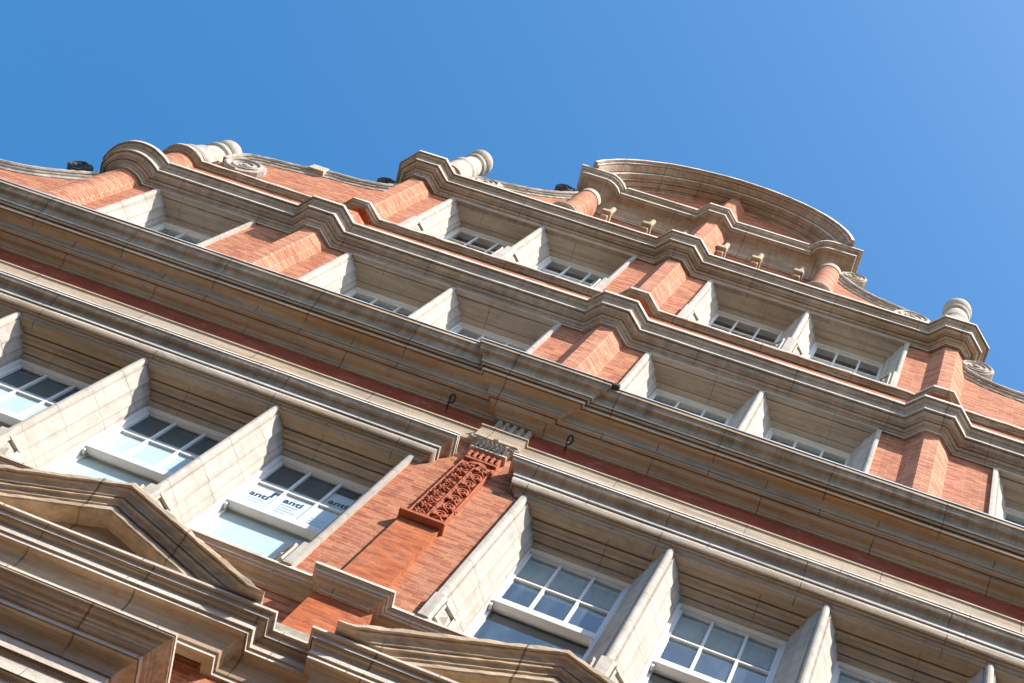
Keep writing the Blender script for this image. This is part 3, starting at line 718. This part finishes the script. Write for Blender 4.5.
def lintel(x0, x1, z, drop):
    k = drop / 0.036
    pts = [(0.0072, 0.0075), (0.0072, 0.0015), (0.0055, 0.0), (-0.0010, -0.0004), (-0.0040, -0.0010), (-0.0042, 0.0050), (-0.0058, 0.0050), (-0.0060, -0.0045), (-0.0130, -0.0072), (-0.0165, -0.0080), (-0.0167, 0.0000), (-0.0185, 0.0000), (-0.0187, -0.0115), (-0.0230, -0.0128),
           (-0.0250, -0.0165), (-0.0300, -0.0182), (-0.0302, -0.0120), (-0.0316, -0.0120), (-0.0318, -0.0215), (-0.0370, -0.0225), (-0.0405, -0.0262), (-0.0425, -0.0275), (-0.0427, -0.0225), (-0.0440, -0.0225), (-0.0442, -0.0335), (-0.0478, -0.0350), (-0.0590, -0.0360)]
    if k < 0.6:
        pts = [(0.0072, 0.0075), (0.0072, 0.0015), (0.0055, 0.0), (-0.0010, -0.0006), (-0.0040, -0.0020), (-0.0042, 0.0030), (-0.0055, 0.0030), (-0.0057, -0.0060), (-0.0130, -0.0085), (-0.0190, -0.0115), (-0.0230, -0.0125), (-0.0232, -0.0160),
               (-0.0300, -0.0185), (-0.0360, -0.0225), (-0.0380, -0.0230), (-0.0382, -0.0180), (-0.0392, -0.0180), (-0.0394, -0.0285), (-0.0440, -0.0310), (-0.0478, -0.0350), (-0.0590, -0.0360)]
    pts = [(p, z + d * (k if d < 0 else 1)) for p, d in pts] + [(-0.0590, z + 0.0075)]
    bm = bmesh.new(); n = 8; rings = []
    for i in range(n + 1):
        x = x0 + (x1 - x0) * i / n
        rings.append([bm.verts.new(V(x, p + (hsh(i, j, z) - .5) * 0.0005, zz + (hsh(i, j, z + 1) - .5) * 0.0005)) for j, (p, zz) in enumerate(pts)])
    m_ = len(pts)
    for a, b in zip(rings, rings[1:]):
        for j in range(m_): bm.faces.new((a[j], a[(j + 1) % m_], b[(j + 1) % m_], b[j]))
    bm.faces.new(rings[0]); bm.faces.new(rings[-1][::-1])
    return bm

HW = 0.0797; GP = 0.0508
def pane(bm, x0, x1, z0, z1, p):
    bm.faces.new([bm.verts.new(V(x, p, z)) for x, z in ((x0, z0), (x1, z0), (x1, z1), (x0, z1))])
def sash_window(z0, z1, rows_pitch, top_gap):
    """timber box frame with a fixed upper sash and a lower sash behind it, at x = 0"""
    bm = bmesh.new(); t = 0.0052
    f, b = -0.0505, -0.074
    box(bm, -HW, -HW + t, z0, z1, f, b); box(bm, HW - t, HW, z0, z1, f, b)
    box(bm, -HW + t, HW - t, z1 - t, z1, f, b); box(bm, -HW + t, HW - t, z0, z0 + t, f + 0.004, b)
    w_ = part("sash_window", bm, M_PAINT)
    xi = HW - t; st = 0.0045; zt = z1 - t; bw = 0.0021
    zm = zt - top_gap - 2 * rows_pitch            # meeting rail top
    bm = bmesh.new(); pf, pk = -0.0575, -0.0625
    box(bm, -xi, -xi + st, zm, zt, pf, pk); box(bm, xi - st, xi, zm, zt, pf, pk); box(bm, -xi + st, xi - st, zt - 0.004, zt, pf, pk)
    for x in (-GP / 2, GP / 2): box(bm, x - bw, x + bw, zm, zt - 0.004, pf - .0006, pk)
    zb = zm + rows_pitch
    for x0, x1 in ((-xi + st, -GP / 2 - bw), (-GP / 2 + bw, GP / 2 - bw), (GP / 2 + bw, xi - st)): box(bm, x0, x1, zb - bw, zb + bw, pf - .0009, pk)
    bevbox(bm, -xi + 0.0003, xi - 0.0003, zm - 0.0145, zm - 0.0002, pf + 0.0065, pk, 0.0008)
    for s in (-1, 1):      # sash horns
        bevbox(bm, s * (xi - 0.0025) - 0.0020, s * (xi - 0.0025) + 0.0020, zm - 0.0225, zm - 0.0147, pf + 0.004, pk, 0.0007)
    part("upper_sash", bm, M_PAINT, w_)
    bm = bmesh.new(); pane(bm, -xi + 0.001, xi - 0.001, zm - 0.002, zt - 0.001, -0.0614)
    part("upper_glass", bm, M_GLASS, w_, smooth=False)
    bm = bmesh.new(); pf, pk = -0.0645, -0.0695; zl = z0 + t
    box(bm, -xi, -xi + st, zl, zm - 0.004, pf, pk); box(bm, xi - st, xi, zl, zm - 0.004, pf, pk); box(bm, -xi + st, xi - st, zl, zl + 0.009, pf, pk)
    box(bm, -xi + st, xi - st, zm - 0.010, zm - 0.004, pf, pk)
    part("lower_sash", bm, M_PAINT, w_)
    bm = bmesh.new(); pane(bm, -xi + 0.002, xi - 0.002, zl + 0.002, zm - 0.006, -0.0667)
    part("lower_glass", bm, M_GLASS, w_, smooth=False)
    return w_
def blind(parent, x, z0, z1, mat, zm=None):
    """roller blind behind each sash"""
    for za, zb, p in (((z0, zm - 0.007, -0.0673), (zm - 0.001, z1, -0.0622)) if zm else ((z0, z1, -0.0705),)):
        bm = bmesh.new(); box(bm, -HW + 0.0075, HW - 0.0075, za, zb, p, p - 0.0010)
        link("window_blind", bm, mat, parent, smooth=False)

WB = sash_window(1.637, 2.0185, 0.0800, 0.0015)
WC = sash_window(2.43, 2.801, 0.080, 0.001)
WD = sash_window(3.073, 3.396, 0.0760, 0.001)
def put(proto, x, first):
    if first: proto.location = OFF(x, 0, 0); return proto
    c = proto.copy(); COL.objects.link(c); c.parent = B; c.location = OFF(x, 0, 0)
    for ch in [q for q in proto.children if not q.name.startswith('window_blind')]:
        d = ch.copy(); COL.objects.link(d); d.parent = c
    return c
def storey(proto, z0, z1, zn, drop, x_start, n, pitch, mats, first, blocks=True, bh=0.062, sky=False, zm_=None):
    """a run of n windows starting at x_start with jambs, mullions and lintels"""
    bl = z0 + bh
    for i in range(n + 1):
        h = 1 if i == 0 else (-1 if i == n else 0)
        x = x_start + i * pitch + (0.0045 if i == 0 else (-0.0045 if i == n else 0))
        nm = "mullion" if h == 0 else "jamb"
        mu = part(nm, mullion(x, z0 + (bh if blocks else 0), zn + 0.0015, h), M_JAMB)
        if blocks: part("base_block", block(x, z0 - 0.0005, bl - 0.0002, h), M_JAMB, mu, smooth=False)
    for i in range(n):
        a = x_start + i * pitch + 0.006 + 0; b = x_start + (i + 1) * pitch - 0.006 
        part("lintel", lintel(a, b, zn, drop), M_LINT if zn < 2.5 else M_LINT2)
        x = x_start + (i + 0.5) * pitch
        w_ = put(proto, x, first and i == 0)
        if sky:
            for ch in w_.children:
                if ch.name.startswith(('upper_glass', 'lower_glass')):
                    ch.data = sky_glass(ch.data)
        if mats[i] is not None:
            mt, p0, p1 = mats[i]
            blind(w_, x, p0, p1, mt, zm_)
            if zm_:
                bm = bmesh.new(); box(bm, -HW + 0.0075, HW - 0.0075, p1 + 0.001, 2.012, -0.0650, -0.0660)  # added board gives top panes their shaded grey; blind stops at shadow line
                link("added_shade_board", bm, M_GREYB, w_, smooth=False)
SKYG = {}
def sky_glass(me):
    if me.name not in SKYG:
        c = me.copy(); c.materials[0] = M_GLASS2; SKYG[me.name] = c
    return SKYG[me.name]
zB = 2.0500
storey(WB, 1.637, 2.0185, zB, 0.034, E0 - 4 * PB - 2 * E0, 4, PB, [(M_BLIND, 1.65, 1.947)] * 4, True, zm_=2.0185 - 0.0052 - 0.0015 - 0.16)
storey(WB, 1.637, 2.0185, zB, 0.034, E0, 4, PB, [(M_GBLIND, 1.931, 2.012), (M_GBLIND, 1.936, 2.012), (M_GBLIND, 1.925, 2.012), (M_GBLIND, 1.85, 2.012)], False, sky=True)
zC = 2.8140
gb = (M_GBLIND, 2.60, 2.795)
storey(WC, 2.43, 2.801, zC, 0.014, -E0 - 2 * PC, 2, PC, [gb, None], True, False)
storey(WC, 2.43, 2.801, zC, 0.014, E0, 2, PC, [gb, gb], False, False)
storey(WC, 2.43, 2.801, zC, 0.014, -0.749 - PC, 1, PC, [gb], False, False)
storey(WC, 2.43, 2.801, zC, 0.014, 0.749, 1, PC, [gb], False, False)
zD = 3.4080
pb_ = (M_BLIND, 3.06, 3.345)
storey(WD, 3.073, 3.396, zD, 0.013, -E0 - 2 * PC, 2, PC, [None, pb_], True, bh=0.1)
storey(WD, 3.073, 3.396, zD, 0.013, E0, 2, PC, [None, pb_], False, bh=0.1)
for c in (-PCX, PCX):
    for k in (-1, 1):
        w_ = put(WB, c + k * PB / 2, False); w_.location.z = -0.86 * U
    part("mullion", mullion(c, 0.775, 1.2, 0), M_JAMB)
    part("jamb", mullion(c - PB + 0.0045, 0.775, 1.2, 1), M_JAMB); part("jamb", mullion(c + PB - 0.0045, 0.775, 1.2, -1), M_JAMB)
    for k in (-1, 1): part("lintel", lintel(c + (0.006 if k > 0 else -PB + .011), c + (PB - .011 if k > 0 else -.006), 1.192, 0.034), M_LINT)
    bm = bmesh.new(); bevbox(bm, c - PB, c + PB, 0.75, 0.7745, 0.012, -0.08); part("sill", bm, M_LOW)
    bm = bmesh.new(); box(bm, c - PB, c + PB, 1.2045, 1.25, -0.0125, -0.09); part("lintel", bm, M_LOW)

# ---------------------------------------------------------------- gable scrolls
def spiral(xc, zc, r, turns, s, a0, p, w):
    pts = []; n = int(22 * turns)
    for k in range(n + 1):
        t = k / n; a = a0 + s * t * turns * 2 * math.pi; rr = r * (1 - 0.80 * t)
        pts.append((xc + rr * math.cos(a), p, zc + rr * math.sin(a)))
    return tube(pts, [w * (1 - 0.45 * k / n) for k in range(n + 1)], 7)
def scroll(s, top, curve, vol1, vol2, base, pb=-0.055, dark=False):
    """s = side of the gable; curve = coping line from the pilaster outwards [(x,z)]; vol = (x,z,r)"""
    # smooth the line
    def cr(pts, n=6):
        out = []
        P = [pts[0]] + pts + [pts[-1]]
        for i in range(1, len(P) - 2):
            for k in range(n):
                t = k / n
                out.append(tuple(0.5 * (2 * P[i][d] + (P[i + 1][d] - P[i - 1][d]) * t + (2 * P[i - 1][d] - 5 * P[i][d] + 4 * P[i + 1][d] - P[i + 2][d]) * t * t + (3 * P[i][d] - P[i - 1][d] - 3 * P[i + 1][d] + P[i + 2][d]) * t ** 3) for d in (0, 1)))
        out.append(pts[-1]); return out
    c = cr(curve)
    infill = [(s * x, z - 0.012) for x, z in c] + [(s * c[-1][0], base), (s * top, base)]
    if abs(infill[0][0]) > top: infill.append((s * top, infill[0][1]))
    part("gable_shoulder", prism(infill, 0.0, pb), M_BRICK, smooth=False)
    prf = [(pb - 0.006, -0.026), (0.0015, -0.026), (0.003, -0.0215), (0.003, -0.0175), (0.0055, -0.0165), (0.0070, -0.0150), (0.0070, -0.0125), (0.0035, -0.0118), (0.0035, -0.0095), (0.0095, -0.0085), (0.0120, -0.0045), (0.0120, 0.0), (pb - 0.006, 0.003)]
    bm = bmesh.new(); rings = []
    for i, (x, z) in enumerate(c):
        a = c[max(0, i - 1)]; b = c[min(len(c) - 1, i + 1)]
        d = Vector((b[0] - a[0], b[1] - a[1])).normalized(); nn = Vector((-d.y, d.x))
        if nn.y < 0: nn = -nn
        rings.append([bm.verts.new(V(s * (x + nn.x * r), p + (hsh(i, q, x) - .5) * 0.0010, z + nn.y * r + (hsh(i, q, z) - .5) * 0.0014)) for q, (p, r) in enumerate(prf)])
    m_ = len(prf)
    for a, b in zip(rings, rings[1:]):
        for k in range(m_): bm.faces.new((a[k], a[(k + 1) % m_], b[(k + 1) % m_], b[k]))
    bm.faces.new(rings[0]); bm.faces.new(rings[-1][::-1])
    cp = part("scrolled_coping", bm, M_PALE)
    for vi, v in enumerate((vol1, vol2)):
        if not v: continue
        xc, zc, r = v
        disc = [(s * xc + r * math.cos(2 * math.pi * i / 36), zc + r * math.sin(2 * math.pi * i / 36)) for i in range(36)]
        bm = prism([(x + (hsh(i, 1, xc) - .5) * 0.0016, z + (hsh(i, 2, zc) - .5) * 0.0016) for i, (x, z) in enumerate(disc)], 0.0105, pb - 0.012)
        merge(bm, spiral(s * xc, zc, r * 0.93, 2.3, -s if vi == 0 else s, math.pi / 2 if vi == 0 else -math.pi / 2, 0.0108, r * 0.085))
        merge(bm, lathe_y(s * xc, zc, r * 0.16, 0.0150))
        part("volute", bm, M_BLACKISH if (dark and vi == 0) else M_PALE, cp, label="near-black volute" if (dark and vi == 0) else None)
def lathe_y(xc, zc, r, p):
    bm = bmesh.new(); rs = []
    for k, (rr, pp) in enumerate(((r, p - 0.009), (r, p - 0.003), (r * .7, p - .0008), (r * .3, p))):
        rs.append([bm.verts.new(V(xc + rr * math.cos(2 * math.pi * i / 16), pp, zc + rr * math.sin(2 * math.pi * i / 16))) for i in range(16)])
    for a, b in zip(rs, rs[1:]):
        for i in range(16): bm.faces.new((a[i], a[(i + 1) % 16], b[(i + 1) % 16], b[i]))
    bm.faces.new(rs[-1]); bm.faces.new(rs[0][::-1]); return bm
for s in (-1, 1):
    dk = s < 0  # upper volutes on the left take the near-black material
    scroll(s, 0.6575, [(0.662, 3.372), (0.680, 3.340), (0.713, 3.317), (0.756, 3.303), (0.807, 3.297), (0.850, 3.275), (0.900, 3.258), (0.955, 3.244), (0.985, 3.226), (1.002, 3.190), (1.006, 3.150)], (0.690, 3.362, 0.024) if dk else (0.688, 3.383, 0.0400), (0.945, 3.140, 0.048), 3.047, dark=dk)
    bm = bmesh.new(); bevbox(bm, s * 0.832 - 0.020, s * 0.832 + 0.020, 3.268, 3.302, 0.014, -0.05); part("coping_stone", bm, M_PALE)
    scroll(s, 0.333, [(0.337, 3.795), (0.352, 3.770), (0.372, 3.742), (0.400, 3.712), (0.440, 3.685), (0.490, 3.664), (0.530, 3.645), (0.560, 3.615)], (0.376, 3.790, 0.026) if dk else (0.370, 3.800, 0.0330), (0.530, 3.612, 0.042), 3.468, -0.05, dark=dk)
    scroll(s, 1.095, [(1.100, 2.788), (1.118, 2.762), (1.150, 2.730), (1.200, 2.692), (1.270, 2.668), (1.360, 2.655), (1.450, 2.640), (1.520, 2.600)], (1.145, 2.792, 0.026), (1.500, 2.575, 0.040), 2.44, dark=dk)

# ---------------------------------------------------------------- finials
def ball_prof(zc, r, n=14):
    return [(r * math.cos(a), zc + r * math.sin(a)) for a in [-math.pi / 2 * 0.72 + (math.pi / 2 * 1.72) * i / n for i in range(n)]] + [(0.0, zc + r)]
for s in (-1, 1):
    # canted piers of the gable
    bm = bmesh.new(); r = 0.0335
    poly = [(s * 0.63 + r * math.cos(math.pi / 8 + i * math.pi / 4), -0.008 + r * math.sin(math.pi / 8 + i * math.pi / 4)) for i in range(8)]
    fn = part("finial", plan(poly, 3.468, 3.610), M_PBRICK, smooth=False)
    bm = lathe(s * 0.626, -0.008, [(0.0345, 3.6105), (0.0345, 3.686), (0.0375, 3.697), (0.0375, 3.706), (0.031, 3.711), (0.029, 3.725), (0.0285, 3.770), (0.026, 3.782), (0.031, 3.789), (0.0325, 3.796), (0.031, 3.803), (0.022, 3.809), (0.020, 3.816)] + ball_prof(3.840, 0.0345), 32)
    part("ball", bm, M_PALE, fn)
    bm = lathe(s * RX, -0.022, [(0.0435, 2.894), (0.0435, 3.083)], 32)
    fn = part("finial", bm, M_PBRICK)
    bm = lathe(s * RX, -0.022, [(0.0445, 3.0835), (0.050, 3.090), (0.0525, 3.098), (0.0525, 3.106), (0.046, 3.111), (0.0430, 3.118), (0.0425, 3.160), (0.0405, 3.162), (0.0405, 3.165), (0.0370, 3.167), (0.0345, 3.200), (0.0320, 3.212),
               (0.0370, 3.219), (0.0385, 3.226), (0.0370, 3.233), (0.0250, 3.239), (0.0230, 3.244)] + ball_prof(3.276, 0.0350), 36)
    part("ball", bm, M_PALE, fn)

# ---------------------------------------------------------------- small fixings
def hook(x, p, z):
    bm = bmesh.new(); r = 0.0042
    tube([(x, -0.005, z - 0.014), (x, p * 0.6, z - 0.015), (x, p, z - 0.012), (x, p, z)], 0.0015, 8, bm)
    pts = [(x + r * math.sin(a), p + 0.006 * math.cos(a), z + r + r * math.cos(a)) for a in [i * 2 * math.pi / 20 for i in range(21)]]
    tube(pts, 0.0015, 8, bm)
    return part("iron_ring", bm, M_IRON)
hook(-0.111, 0.020, 2.264); hook(0.092, 0.020, 2.264)
# black patch of torn lead on the lip near the middle
bm = bmesh.new(); bevbox(bm, 0.098, 0.128, 2.3725, 2.3835, 0.0925, 0.078, 0.0015)
part("lead_patch", bm, M_BLACKISH)

# ================================================================== posters in the third window from the left
def text_mesh(s, size):
    cu = bpy.data.curves.new("lettering", 'FONT'); cu.body = s; cu.size = size; cu.offset = size * 0.022; cu.extrude = 0.0006
    o = bpy.data.objects.new("lettering", cu); COL.objects.link(o)
    dg = bpy.context.evaluated_depsgraph_get(); me = bpy.data.meshes.new_from_object(o.evaluated_get(dg))
    COL.objects.unlink(o); bpy.data.objects.remove(o); return me
def poster(xc, zc, w_, h, label, lines=4, flag=False, tx=0.0, word=True, pp=-0.06185, tz=0.62):
    bm = bmesh.new(); box(bm, xc - w_ / 2, xc + w_ / 2, zc - h / 2, zc + h / 2, pp, pp - 0.00015)
    o = link("poster", bm, M_PAPER, None, smooth=False)
    o['label'] = label; o['category'] = "poster"; o['group'] = "posters behind the glass"
    if word:
        me = text_mesh("anti", w_ * 0.46 * U); me.materials.append(M_INK)
        t = bpy.data.objects.new("lettering", me); COL.objects.link(t)
        t.rotation_euler = (math.pi / 2, 0, 0); t.location = V(xc - w_ * 0.42 + tx, pp + 0.0003, zc - h / 2 + h * tz); t.parent = o
    bm = bmesh.new()
    for i in range(lines):
        z = zc - h / 2 + h * (tz - 0.10 - 0.11 * i); x0 = xc - w_ * 0.40 + tx
        L = w_ * (0.62, 0.50, 0.66, 0.4, 0.55)[i % 5]
        box(bm, x0, min(x0 + L, xc + w_ * .48), z - 0.0008, z + 0.0008, pp + 0.0003, pp + 0.00005)
    if lines: link("small_print", bm, M_GINK, o, smooth=False)
    if flag:
        bm = bmesh.new(); box(bm, xc + w_ * 0.26, xc + w_ * 0.35, zc + h * 0.16, zc + h * 0.42, pp + 0.0003, pp + 0.00005)
        box(bm, xc + w_ * 0.351, xc + w_ * 0.48, zc + h * 0.32, zc + h * 0.42, pp + 0.0003, pp + 0.00005)
        link("emblem", bm, M_INK, o, smooth=False)
    return o
wx3 = -(E0 + PB / 2); zlo = 1.8925
poster(wx3 - GP, zlo, 0.044, 0.072, "white poster reading anti with a dark corner emblem in the left pane", 2, True, 0.002, tz=0.50)
poster(wx3, zlo, 0.044, 0.072, "white poster reading anti over five lines of small print in the middle pane", 5, False, 0.0, tz=0.66)
poster(wx3 + GP, zlo + 0.066, 0.044, 0.050, "white poster reading anti half in shadow in the upper right pane", 1, False, 0.0, tz=0.3)
poster(wx3 + GP - 0.003, zlo - 0.004, 0.036, 0.072, "plain white poster in the lower right pane beside a dark blue gap", 3, False, 0.0, False)
